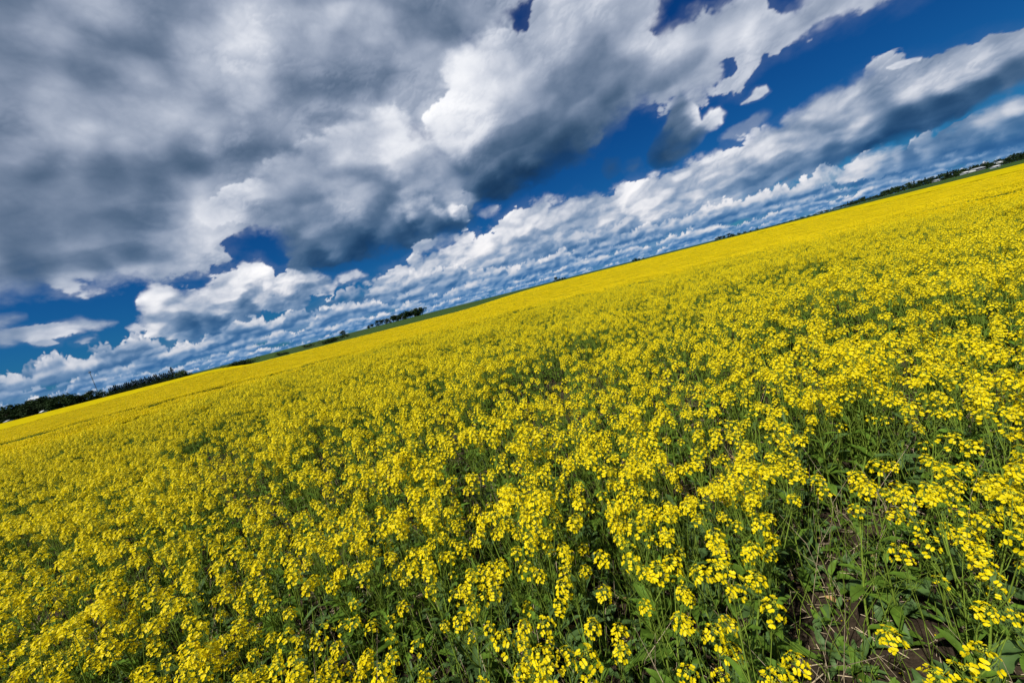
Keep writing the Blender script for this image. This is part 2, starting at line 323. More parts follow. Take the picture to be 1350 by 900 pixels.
M_DRY = mat('dry_leaf', (.42, .25, .11), .8, .15, .35, 50)
M_STRAW = mat('straw', (.50, .40, .26), .8, 0, .4, 60)
M_CLOD = mat('clod', (.05, .036, .024), .95, 0, .5, 40, .1)
M_CROWN = mat('crown', (.022, .044, .012), .8, .15, .5, .6, .1, None, .35)
M_CROWN2 = mat('pale_crown', (.09, .13, .045), .8, .15, .4, .6, .1)
M_SPRUCE = mat('spruce', (.014, .03, .014), .8, .05, .5, .8, .1, None, .3)
M_BARK = mat('bark', (.07, .05, .035), .9, 0, .3, 4)
M_WHITE = mat('white_sheet', (.58, .59, .58), .6, 0, .08, 1.2)
M_GREY = mat('grey_roof', (.30, .32, .34), .6, 0, .15, 1.2)
M_DARK = mat('dark_opening', (.03, .03, .035), .7, 0, .1, 1)
M_METAL = mat('mast_steel', (.10, .10, .11), .6, 0, .1, 1)

class MB:
    """collects polygons; build() links them as one mesh object"""
    def __init__(s): s.v = []; s.f = []; s.m = []
    def add(s, v, f, m=0):
        n = len(s.v); s.v.extend([tuple(x) for x in v]); s.f.extend([tuple(n+i for i in q) for q in f]); s.m.extend([m]*len(f)); return s
    def merge(s, o, M=None, mm=None):
        v = np.array(o.v, float)
        if len(v) == 0: return s
        if M is not None:
            A = np.array(M); v = v @ A[:3, :3].T + A[:3, 3]
        n = len(s.v); s.v.extend(map(tuple, v)); s.f.extend([tuple(n+i for i in q) for q in o.f]); s.m.extend([(mm[k] if mm else k) for k in o.m]); return s
    def tube(s, pts, r, n=3, m=0):
        pts = [np.array(p, float) for p in pts]; vs = []; fs = []
        for i, p in enumerate(pts):
            d = pts[min(i+1, len(pts)-1)]-pts[max(i-1, 0)]; d /= np.linalg.norm(d)+1e-9
            a = np.cross(d, (0, 0, 1) if abs(d[2]) < .9 else (1, 0, 0)); a /= np.linalg.norm(a); b = np.cross(d, a)
            rr = r[i] if isinstance(r, (list, tuple)) else r
            for k in range(n):
                t = 2*math.pi*k/n; vs.append(p+rr*(a*math.cos(t)+b*math.sin(t)))
        for i in range(len(pts)-1):
            for k in range(n): fs.append((i*n+k, i*n+(k+1) % n, (i+1)*n+(k+1) % n, (i+1)*n+k))
        return s.add(vs, fs, m)
    def box(s, x0, y0, z0, x1, y1, z1, m=0):
        v = [(x, y, z) for z in (z0, z1) for y in (y0, y1) for x in (x0, x1)]
        return s.add(v, [(0, 2, 3, 1), (4, 5, 7, 6), (0, 1, 5, 4), (2, 6, 7, 3), (0, 4, 6, 2), (1, 3, 7, 5)], m)
    def mesh(s, name, mats, smooth=True):
        me = bpy.data.meshes.new(name); me.from_pydata(s.v, [], s.f)
        for m in mats: me.materials.append(m)
        me.polygons.foreach_set('material_index', s.m); me.polygons.foreach_set('use_smooth', [smooth]*len(s.f)); me.update(); return me
    def build(s, name, mats, parent=None, smooth=True): return put(name, s.mesh(name, mats, smooth), parent)
def put(name, me, parent=None, M=None):
    o = bpy.data.objects.new(name, me); COL.objects.link(o)
    if parent: o.parent = parent
    if M is not None: o.matrix_basis = M
    return o
def empty(name, loc, rz=0, sc=1):
    o = bpy.data.objects.new(name, None); o.empty_display_size = .1; COL.objects.link(o); o.location = loc; o.rotation_euler = (0, 0, rz); o.scale = (sc,)*3; return o

# ---------------------------------------------------------------- the lie of the land
U_DIP0, U_DIP1, U_DIP2, U_DIP3 = east(262), east(340), east(600), east(735)
U_R0, U_R1 = east(960), east(1300)
def dip(u): return ss(U_DIP0, U_DIP1, u)*ss(U_DIP3, U_DIP2, u)
def rise(u): return ss(U_R0, U_R1, u)
def land(x, y):
    x = np.asarray(x, float); y = np.asarray(y, float); yy = np.maximum(y, 1.); u = x/yy
    front = ss(0, 20, y)
    d = dip(u); r = rise(u)
    z = -1.0*d*ss(12, 120, y)+d*2.75*ss(130, 520, y) + r*4.2*ss(165, 480, y)
    z = z-.8*ss(15, 34, y)*(1-ss(45, 112, y))            # a shallow fold beyond the near rise
    z = z*front*(1-ss(800, 2500, y))
    return z + .03*np.sin(x*1.1+.4)*np.cos(y*.9+1)+.02*np.sin(x*2.7+y*1.9)
def field_edge(u):
    return 212-92*dip(u)-45*rise(u)

def ground():
    az = np.concatenate([np.radians(np.linspace(-75, 75, 301)), np.radians(np.linspace(75, 285, 71))[1:-1]])
    r = np.concatenate([[.12], np.geomspace(.2, 28000, 210)])
    A, R = np.meshgrid(az, r); X = np.sin(A)*R; Y = np.cos(A)*R
    Z = land(X, Y)
    rr = np.random.RandomState(3)
    Z = Z + np.where(R < 8, perlin((X*9).ravel(), (Y*9).ravel(), X.ravel()*0).reshape(X.shape)*.018, 0)
    nc = len(az); nr = len(r)
    v = np.stack([X, Y, Z], -1).reshape(-1, 3); v = np.vstack([v, [[0, 0, 0]]])
    f = [(i*nc+j, i*nc+(j+1) % nc, (i+1)*nc+(j+1) % nc, (i+1)*nc+j) for i in range(nr-1) for j in range(nc)]
    f += [(nr*nc, (j+1) % nc, j) for j in range(nc)]
    me = bpy.data.meshes.new('ground'); me.from_pydata(v.tolist(), [], f); me.polygons.foreach_set('use_smooth', [True]*len(f))
    o = put('ground', me)
    m = bpy.data.materials.new('soil_and_fields'); m.use_nodes = True; t = m.node_tree; p = t.nodes['Principled BSDF']; p.inputs['Roughness'].default_value = .95; p.inputs['Specular IOR Level'].default_value = .1
    g = t.nodes.new('ShaderNodeNewGeometry'); ln = t.nodes.new('ShaderNodeVectorMath'); ln.operation = 'LENGTH'; t.links.new(g.outputs['Position'], ln.inputs[0])
    def noise(s, d=5, r=.6):
        n = t.nodes.new('ShaderNodeTexNoise'); n.inputs['Scale'].default_value = s; n.inputs['Detail'].default_value = d; n.inputs['Roughness'].default_value = r
        t.links.new(g.outputs['Position'], n.inputs['Vector']); return n
    def ramp(src, stops):
        c = t.nodes.new('ShaderNodeValToRGB'); e = c.color_ramp.elements
        e[0].position, e[0].color = stops[0][0], (*stops[0][1], 1); e[1].position, e[1].color = stops[-1][0], (*stops[-1][1], 1)
        for q, cc in stops[1:-1]: n = e.new(q); n.color = (*cc, 1)
        t.links.new(src, c.inputs[0]); return c.outputs[0]
    soil = ramp(noise(22, 8, .7).outputs[0], [(.3, (.018, .013, .009)), (.55, (.045, .032, .021)), (.78, (.13, .095, .06))])
    far = ramp(noise(.011, 3).outputs[0], [(.38, (.024, .055, .006)), (.5, (.036, .074, .008)), (.62, (.028, .045, .010))])
    mr = t.nodes.new('ShaderNodeMapRange'); mr.inputs['From Min'].default_value = 90; mr.inputs['From Max'].default_value = 115; t.links.new(ln.outputs['Value'], mr.inputs['Value'])
    mx = t.nodes.new('ShaderNodeMix'); mx.data_type = 'RGBA'; t.links.new(mr.outputs[0], mx.inputs['Factor']); t.links.new(soil, mx.inputs['A']); t.links.new(far, mx.inputs['B'])
    t.links.new(mx.outputs['Result'], p.inputs['Base Color'])
    bp = t.nodes.new('ShaderNodeBump'); bp.inputs['Distance'].default_value = .01; bp.inputs['Strength'].default_value = .8; t.links.new(noise(60, 6, .7).outputs[0], bp.inputs['Height']); t.links.new(bp.outputs[0], p.inputs['Normal'])
    me.materials.append(m); tag(o, 'dark soil and distant green fields', kind='structure')
ground()

# ---------------------------------------------------------------- canola
RND = random.Random(11)
def petal_mesh(variant):
    """four rounded petals in a shallow cross; M 0 petal, 1 centre"""
    b = MB(); r = random.Random(variant); R0 = .0100
    for k in range(4):
        a = k*math.pi/2+r.uniform(-.12, .12)+(.18 if k % 2 else -.18); up = r.uniform(.12, .45); L = R0*r.uniform(.9, 1.12); wd = L*.50
        ca, sa = math.cos(a), math.sin(a)
        def q(f, s, z): return (ca*f-sa*s, sa*f+ca*s, z)
        z1, z2 = L*.5*up*1.25, L*up
        b.add([q(.0008, 0, 0), q(L*.5, -wd*.85, z1+.0004), q(L*.88, -wd*.75, z2), q(L, 0, z2-.0009), q(L*.88, wd*.75, z2), q(L*.5, wd*.85, z1+.0004), q(L*.6, 0, z1-.0006)],
              [(0, 1, 6), (1, 2, 6), (2, 3, 6), (3, 4, 6), (4, 5, 6), (5, 0, 6)], 0)
    h = .0026
    b.add([(0, 0, h*1.5), (.0011, 0, h*.5), (0, .0011, h*.5), (-.0011, 0, h*.5), (0, -.0011, h*.5)], [(1, 2, 0), (2, 3, 0), (3, 4, 0), (4, 1, 0)], 1)
    return b
FLOWERS = [petal_mesh(i) for i in range(4)]
def frame(n, roll=0):
    return Vector(n).to_track_quat('Z', 'Y').to_matrix().to_4x4() @ Matrix.Rotation(roll, 4, 'Z')
def raceme(seed):
    """flowering head: buds crowding the tip, a dome of open flowers, then young pods; returns core mesh + flower matrices. M: 0 petal 1 bud 2 stem"""
    r = random.Random(100+seed); b = MB(); fl = []
    L = r.uniform(.11, .17); n = r.randint(5, 10) if seed % 4 == 3 else r.randint(11, 22); tip = np.array([0, 0, L])
    b.tube([(0, 0, 0), (r.uniform(-.004, .004), r.uniform(-.004, .004), L*.5), (0, 0, L-.004)], [.0017, .0014, .0009], 3, 2)
    nb = r.randint(6, 9)
    for k in range(nb):
        a = k*2.4; ph = .18+.75*(k/nb); d = np.array([math.sin(ph)*math.cos(a), math.sin(ph)*math.sin(a), math.cos(ph)])
        c = tip+d*(.005+.006*(k/nb)); s = r.uniform(.0016, .0026); e = c+d*s*2.4
        u = np.cross(d, (0, 0, 1)); u /= np.linalg.norm(u)+1e-6; w_ = np.cross(d, u)
        b.add([c, c+d*s*1.2+u*s, c+d*s*1.2+w_*s, c+d*s*1.2-u*s, c+d*s*1.2-w_*s, e], [(0, 2, 1), (0, 3, 2), (0, 4, 3), (0, 1, 4), (5, 1, 2), (5, 2, 3), (5, 3, 4), (5, 4, 1)], 1)
    for k in range(n):
        q = k/(n-1); a = k*2.39996+r.uniform(-.25, .25); z = L-.004-.036*q**1.25; rad = .007+.020*math.sin(min(1, .25+q*1.05)*math.pi/2)*r.uniform(.85, 1.15)
        o = np.array([0, 0, z]); rise_ = .014*(1-q)+.002
        p = np.array([rad*math.cos(a), rad*math.sin(a), z+rise_])
        b.tube([o, (o+p)/2-np.array([0, 0, .002]), p], .00055, 3, 2)
        nn = np.array([math.cos(a)*(.35+.75*q), math.sin(a)*(.35+.75*q), 1.05-.65*q]); nn += np.array([r.uniform(-.3, .3) for _ in range(3)])
        fl.append((Matrix.Translation(p) @ frame(nn, r.uniform(0, 6.3)) @ Matrix.Scale(r.uniform(.85, 1.1)*(.75+.35*min(1, q*3)), 4), r.randrange(4)))
    for k in range(r.randint(4, 9)):
        a = k*2.4+1; z = r.uniform(.01, L-.06); c, s_ = math.cos(a), math.sin(a); l = r.uniform(.02, .045)
        b.tube([(0, 0, z), (c*.012, s_*.012, z+.004), (c*(.012+l*.5), s_*(.012+l*.5), z+.004+l*.75)], [.0005, .0009, .0003], 3, 2)
    return b, fl
RAC = [raceme(i) for i in range(10)]
RAC_FULL = []
for b, fl in RAC:
    f = MB().merge(b)
    for Mx, k in fl: f.merge(FLOWERS[k], Mx)
    RAC_FULL.append(f)
def leaf(seed, L, W, lobed):
    r = random.Random(500+seed); b = MB(); n = 7; vs = []; fs = []
    droop = r.uniform(.2, .9); tw = r.uniform(-.5, .5)
    for i in range(n+1):
        t = i/n; wd = W*math.sin(math.pi*min(1, .06+t*.94))**.7*(1-.35*t)
        if lobed: wd *= .7+.45*(i % 2) if t < .55 else 1.1
        x = L*t; z = L*(.35*t-droop*t*t*.7); wav = .06*W*math.sin(i*2.1+seed)
        vs += [(x, -wd/2, z+wd*.18+wav), (x, 0, z), (x, wd/2, z+wd*.18-wav+tw*wd*.3)]
    for i in range(n):
        for s in range(2): fs.append((i*3+s, (i+1)*3+s, (i+1)*3+s+1, i*3+s+1))
    b.add(vs, fs, 3); b.tube([(0, 0, -.0005), (L*.5, 0, L*(.175-droop*.175)-.0008), (L*.95, 0, L*(.33-droop*.63))], [.0022, .0015, .0005], 3, 2)
    return b
LEAVES = [leaf(0, .115, .048, True), leaf(1, .09, .038, True), leaf(2, .09, .028, False), leaf(3, .07, .022, False), leaf(4, .11, .035, False)]
def plant(seed):
    """returns stem mesh, leaf list [(matrix, k)], raceme list [(matrix, k)] for a plant .8 m high"""
    r = random.Random(900+seed); b = MB(); lv = []; rc = []
    H = r.uniform(.60, .74); lx, ly = r.uniform(-.05, .05), r.uniform(-.05, .05)
    def P(t): return np.array([lx*t*t+.01*math.sin(3*t+seed), ly*t*t+.01*math.cos(4*t+seed), H*t])
    b.tube([P(0), P(.35), P(.7), P(1)], [.0052, .0045, .0032, .002], 4, 2)
    rc.append((Matrix.Translation(P(1)) @ frame((lx*1.5, ly*1.5, 1), r.uniform(0, 6)), r.randrange(10)))
    nb = r.randint(3, 6)
    for k in range(nb):
        t = .42+.45*k/nb; a = k*2.4+r.uniform(-.4, .4); o = P(t); top = H*r.uniform(.80, 1.02)+.02; rr = (top-o[2])*r.uniform(.28, .45)
        e = np.array([o[0]+math.cos(a)*rr, o[1]+math.sin(a)*rr, top]); mid = (o+e)/2+np.array([math.cos(a), math.sin(a), -.6])*rr*.18
        b.tube([o, mid, e], [.0028, .0022, .0014], 3, 2)
        rc.append((Matrix.Translation(e) @ frame((math.cos(a)*.25+r.uniform(-.15, .15), math.sin(a)*.25+r.uniform(-.15, .15), 1), r.uniform(0, 6)) @ Matrix.Scale(r.uniform(.68, 1.02), 4), r.randrange(10)))
        lv.append((Matrix.Translation(o) @ Matrix.Rotation(a+.2, 4, 'Z') @ Matrix.Rotation(-r.uniform(.1, .7), 4, 'Y') @ Matrix.Scale(r.uniform(.8, 1.2), 4), r.choice([2, 3, 4])))
    for k in range(r.randint(4, 7)):                    # thin side shoots that carry pods or a few buds only
        t = r.uniform(.25, .8); a = r.uniform(0, 6.3); o = P(t); l = r.uniform(.10, .26); e = o+np.array([math.cos(a)*l*.35, math.sin(a)*l*.35, l]); e[2] = min(e[2], H*.97)
        b.tube([o, (o+e)/2+np.array([math.cos(a), math.sin(a), -.4])*l*.06, e], [.0017, .0013, .0007], 3, 2)
        for q in range(4):
            c = o+(e-o)*(.4+.15*q); aa = a+q*2.4; b.tube([c, c+np.array([math.cos(aa)*.018, math.sin(aa)*.018, .022])], [.0010, .0004], 3, 2)
    for k in range(r.randint(3, 5)):
        a = r.uniform(0, 6.3); lv.append((Matrix.Translation(P(r.uniform(.04, .45))) @ Matrix.Rotation(a, 4, 'Z') @ Matrix.Rotation(-r.uniform(-.1, .8), 4, 'Y') @ Matrix.Scale(r.uniform(.7, 1.6), 4), r.choice([0, 1, 1, 4])))
    return b, lv, rc
NP = 12
PLANTS = [plant(i) for i in range(NP)]
MATS = [M_PETAL, M_BUD, M_STEM, M_LEAF, M_LEAF2, M_DRY, M_STRAW]
ME_FLOWER = [f.mesh('flower', MATS) for f in FLOWERS]
ME_RCORE = [b.mesh('flower_cluster', MATS) for b, _ in RAC]
ME_RFULL = [b.mesh('flower_cluster', MATS) for b in RAC_FULL]
ME_LEAF = [b.mesh('leaf', MATS) for b in LEAVES]
ME_LEAF2 = []
for b in LEAVES:
    c = MB().merge(b, None, {2: 2, 3: 4}); ME_LEAF2.append(c.mesh('leaf', MATS))
ME_STEM = [p[0].mesh('stem', MATS) for p in PLANTS]

# where plants stand: thinned towards the near right corner where soil shows, and in loose drifts
def dens(x, y):
    n = perlin(x*.9+5, y*.9, x*0+.3)*.5+perlin(x*.33+9, y*.33, x*0+.7, 3)*.6
    fl_ = ss(8, 22, np.hypot(x, y)); k = .70+.68*n*(1-.75*fl_)
    bare = ss(1.1, .35, np.hypot((x-1.0)/1.3, (y-.75)/.75))
    k = k*(1-.22*bare)
    return np.clip(k, .10, 1)
def tall(x, y):
    fl_ = 1-.8*ss(9, 26, np.hypot(x, y))
    return .90+fl_*(.13*perlin(x*.8+2, y*.8+1, x*0+.9, 5)+.14*perlin(x*.22, y*.3, x*0+.2, 6))
TRACKS = [16.2, 17.9]
def on_track(x, y, hw=.36):
    k = np.zeros(x.shape, bool)
    for T in TRACKS: k |= (np.abs(y-(T+.02*x+.6*np.sin(x*.02))) < hw) & (x < 2+T*.1)
    return k
rs = np.random.RandomState(5)
def scatter(n, r0, r1, amax):
    r = np.sqrt(rs.uniform(r0*r0, r1*r1, n)); a = rs.uniform(-amax, amax, n); return np.sin(a)*r, np.cos(a)*r
DN = 52.
A_ = math.radians(72)
R1 = 15.
x1, y1 = scatter(int(DN*A_*R1*R1), .3, R1, A_)
# behind and beside the camera the crop goes on
x2, y2 = scatter(int(DN*math.pi*9), .42, 3, math.pi); k2 = np.abs(np.arctan2(x2, y2)) > A_; x1 = np.concatenate([x1, x2[k2]]); y1 = np.concatenate([y1, y2[k2]])
keep = rs.uniform(size=len(x1)) < dens(x1, y1)
keep &= np.hypot(x1, y1) > .36
keep &= ~on_track(x1, y1)
x1, y1 = x1[keep], y1[keep]
sc = tall(x1, y1)*rs.uniform(.86, 1.12, len(x1)); rz = rs.uniform(0, 6.283, len(x1)); kd = rs.randint(0, NP, len(x1))
tilt = rs.normal(0, .07, (len(x1), 2)); z1 = land(x1, y1)
# the largest in view: inside the frame, ordered by distance
up = np.stack([x1, y1, .75*sc-EYE], 1) @ _M      # camera space of the top of each
fx, fy = up[:, 0]/np.maximum(-up[:, 2], .01)*F, up[:, 1]/np.maximum(-up[:, 2], .01)*F
vis = (up[:, 2] < -.2) & (np.abs(fx) < 690) & (fy > -500) & (fy < 450)
order = np.argsort(np.where(vis, -up[:, 2], 1e9))
near = order[:300]; far = order[300:]
REGIONS = {
 'gap': ('canola plant standing apart over the bare soil and straw gap in the near right corner', 'canola plants around the bare soil gap'),
 'right': ('canola plant in the open leafy stand past the bare soil on the right', 'canola plants of the right stand'),
 'middle': ('canola plant crowded in the near rows at the bottom middle of the picture', 'canola plants at the bottom middle'),
 'left': ('canola plant crowded in the near rows at the bottom left of the picture', 'canola plants at the bottom left'),
 'second': ('canola plant in the dense belt right behind the nearest rows', 'canola plants behind the nearest rows')}
def where_in_crop(x, y, n):
    if math.hypot((x-1.0)/1.3, (y-.75)/.75) < .9: return 'gap'
    if n > 170: return 'second'
    return 'right' if x > .8 else ('middle' if x > -.35 else 'left')
for n_, i in enumerate(near):
    i = int(i); root = empty('canola_plant', (x1[i], y1[i], z1[i]), rz[i], sc[i]); root.rotation_euler = (tilt[i, 0], tilt[i, 1], rz[i])
    b, lv, rc = PLANTS[kd[i]]
    region = REGIONS[where_in_crop(x1[i], y1[i], n_)]; tag(root, region[0], 'canola plant', region[1])
    put('stem', ME_STEM[kd[i]], root)
    blue = rs.uniform() < .45
    for Mx, k in lv: put('leaf', (ME_LEAF2 if blue else ME_LEAF)[k], root, Mx)
    for Mx, k in rc:
        if n_ < 45:
            c = put('flower_cluster', ME_RCORE[k], root, Mx)
            for Fm, fk in RAC[k][1]: put('flower', ME_FLOWER[fk], c, Fm)
        else: put('flower_cluster', ME_RFULL[k], root, Mx)

def instancer(name, protos, pts, rot, scl, idx, label):
    """one object that sets a mesh of the given kinds on each point"""
    pc = bpy.data.collections.new(name+'_kinds')
    for k, me in enumerate(protos): pc.objects.link(bpy.data.objects.new('%s_kind_%03d' % (name, k), me))
    me = bpy.data.meshes.new(name); me.vertices.add(len(pts)); me.vertices.foreach_set('co', np.asarray(pts, np.float32).ravel())
    a = me.attributes.new('rot', 'FLOAT_VECTOR', 'POINT'); a.data.foreach_set('vector', np.asarray(rot, np.float32).ravel())
    a = me.attributes.new('scl', 'FLOAT', 'POINT'); a.data.foreach_set('value', np.asarray(scl, np.float32))
    a = me.attributes.new('kind', 'INT', 'POINT'); a.data.foreach_set('value', np.asarray(idx, np.int32))
    me.update(); o = bpy.data.objects.new(name, me); COL.objects.link(o)
    g = bpy.data.node_groups.new(name, 'GeometryNodeTree'); g.interface.new_socket('Geometry', in_out='INPUT', socket_type='NodeSocketGeometry'); g.interface.new_socket('Geometry', in_out='OUTPUT', socket_type='NodeSocketGeometry')
    N = g.nodes.new; L = g.links.new
    gi, go, ip, ci = N('NodeGroupInput'), N('NodeGroupOutput'), N('GeometryNodeInstanceOnPoints'), N('GeometryNodeCollectionInfo')
    ci.inputs['Collection'].default_value = pc; ci.inputs['Separate Children'].default_value = True; ci.inputs['Reset Children'].default_value = True
    def na(n, t): q = N('GeometryNodeInputNamedAttribute'); q.data_type = t; q.inputs['Name'].default_value = n; return q.outputs['Attribute']
    L(gi.outputs[0], ip.inputs['Points']); L(ci.outputs[0], ip.inputs['Instance']); ip.inputs['Pick Instance'].default_value = True
    L(na('kind', 'INT'), ip.inputs['Instance Index']); L(na('scl', 'FLOAT'), ip.inputs['Scale'])
    er = N('FunctionNodeEulerToRotation'); L(na('rot', 'FLOAT_VECTOR'), er.inputs[0]); L(er.outputs[0], ip.inputs['Rotation'])
    L(ip.outputs[0], go.inputs[0])
    md = o.modifiers.new('field', 'NODES'); md.node_group = g
    tag(o, label, kind='stuff'); return o
full = []
for b, lv, rc in PLANTS:
    f = MB().merge(b)
    for Mx, k in lv: f.merge(LEAVES[k], Mx)
    for Mx, k in rc: f.merge(RAC_FULL[k], Mx)
    full.append(f.mesh('plant', MATS))
instancer('canola_crop', full, np.stack([x1, y1, z1], 1)[far], np.stack([tilt[:, 0], tilt[:, 1], rz], 1)[far], sc[far], kd[far],
          'dense flowering canola crop behind the near plants')
# farther out the same crop, set square metre by square metre
def patch(seed):
    r = random.Random(seed); q = np.random.RandomState(seed); b = MB()
    n = 400; S = 1.25
    for _ in range(n):
        x, y = r.uniform(-S/2, S/2), r.uniform(-S/2, S/2); h = .75*r.uniform(.92, 1.06)
        R_ = r.uniform(.018, .028); v = []; f = []
        for k in range(17):
            d = q.normal(size=3); d[2] = abs(d[2])*1.1-.1; d /= np.linalg.norm(d); c = np.array([x, y, h-.02])+d*np.array([R_, R_, R_*1.3])
            t1 = np.cross(d+q.normal(size=3)*.45, (.3, .2, 1)); t1 /= np.linalg.norm(t1); t2 = np.cross(d, t1); s = .0092
            v += [c+t1*s, c+t2*s, c-t1*s, c-t2*s]; f.append((4*k, 4*k+1, 4*k+2, 4*k+3))
        b.add(v, f, 0); a = r.uniform(0, 6)
        b.tube([(x+.1*math.cos(a), y+.1*math.sin(a), .1), (x, y, h)], .0022, 3, 2)
    for _ in range(150):
        x, y, z, a = r.uniform(-S/2, S/2), r.uniform(-S/2, S/2), r.uniform(.05, .55), r.uniform(0, 6); l = r.uniform(.04, .09)
        c, s_ = math.cos(a), math.sin(a)
        b.add([(x, y, z), (x+c*l-s_*l*.3, y+s_*l+c*l*.3, z+l*.4), (x+c*l*2, y+s_*l*2, z+l*.2), (x+c*l+s_*l*.3, y+s_*l-c*l*.3, z+l*.4)], [(0, 1, 2, 3)], 3)
    return b.mesh('patch', MATS, False)
PAT = [patch(i) for i in range(6)]
R2 = 125.
xs = np.arange(-R2*.96, R2*.96, 1.1); ys = np.arange(-26, R2, 1.1)
GX, GY = np.meshgrid(xs, ys); GX = GX.ravel()+rs.uniform(-.2, .2, GX.size); GY = GY.ravel()+rs.uniform(-.2, .2, GY.size)
RR = np.hypot(GX, GY); AZ_ = np.abs(np.arctan2(GX, GY)); k = ((RR > R1-.4) | ((AZ_ > A_) & (RR > 2.9))) & (RR < R2) & (GY < field_edge(GX/np.maximum(GY, 1))) & ~on_track(GX, GY, .9)
GX, GY = GX[k], GY[k]; n3 = len(GX)
k3 = rs.uniform(size=n3) < .62+dens(GX, GY)+.35*perlin(GX*.06, GY*.03, GX*0+.4, 9); GX, GY = GX[k3], GY[k3]; n3 = len(GX)
instancer('far_canola_crop', PAT, np.stack([GX, GY, land(GX, GY)], 1), np.stack([GX*0, GX*0, rs.randint(0, 4, n3)*math.pi/2+rs.uniform(-.3, .3, n3)], 1), tall(GX, GY)*rs.uniform(.96, 1.05, n3), rs.randint(0, 6, n3),
          'yellow canola crop running back into the distance')
# beyond that the closed canopy, seen at a grazing angle
def canopy():
    us = np.tan(np.radians(np.linspace(-81, 81, 480))); ts = np.linspace(0, 1, 60)
    UU, TT = np.meshgrid(us, ts); E_ = field_edge(UU)
    Rr = np.hypot(1, UU); y0 = np.minimum((R2-6)/Rr, E_-4)
    YY = y0+(E_-y0)*TT; XX = UU*YY
    ZZ = land(XX, YY)+.74+.05*perlin((XX*.5).ravel(), (YY*.5).ravel(), XX.ravel()*0).reshape(XX.shape)
    nc = len(us); v = np.stack([XX, YY, ZZ], -1).reshape(-1, 3).tolist(); n = len(v)
    f = [(i*nc+j, i*nc+j+1, (i+1)*nc+j+1, (i+1)*nc+j) for i in range(len(ts)-1) for j in range(nc-1)]
    base = (len(ts)-1)*nc                                   # far side drops to the ground
    for j in range(nc): x, y, z = v[base+j]; v.append((x, y+.3, z-.74))
    f += [(base+j, base+j+1, n+j+1, n+j) for j in range(nc-1)]
    me = bpy.data.meshes.new('far_canola'); me.from_pydata(v, [], f); o = put('far_canola_canopy', me); tag(o, 'far closed canopy of yellow canola reaching the field edge', kind='stuff')
    m = bpy.data.materials.new('canopy'); m.use_nodes = True; t = m.node_tree; p = t.nodes['Principled BSDF']; p.inputs['Roughness'].default_value = 1; p.inputs['Specular IOR Level'].default_value = 0
    g = t.nodes.new('ShaderNodeNewGeometry'); c = t.nodes.new('ShaderNodeValToRGB'); nz = t.nodes.new('ShaderNodeTexNoise'); nz.inputs['Scale'].default_value = .35; nz.inputs['Detail'].default_value = 10; nz.inputs['Roughness'].default_value = .7
    t.links.new(g.outputs['Position'], nz.inputs['Vector']); t.links.new(nz.outputs[0], c.inputs[0])
    e = c.color_ramp.elements; e[0].position = .35; e[0].color = (.30, .26, .005, 1); e[1].position = .65; e[1].color = (.60, .46, .004, 1)
    t.links.new(c.outputs[0], p.inputs['Base Color'])
    bp = t.nodes.new('ShaderNodeBump'); bp.inputs['Distance'].default_value = .1; t.links.new(nz.outputs[0], bp.inputs['Height']); t.links.new(bp.outputs[0], p.inputs['Normal'])
    me.materials.append(m)
canopy()

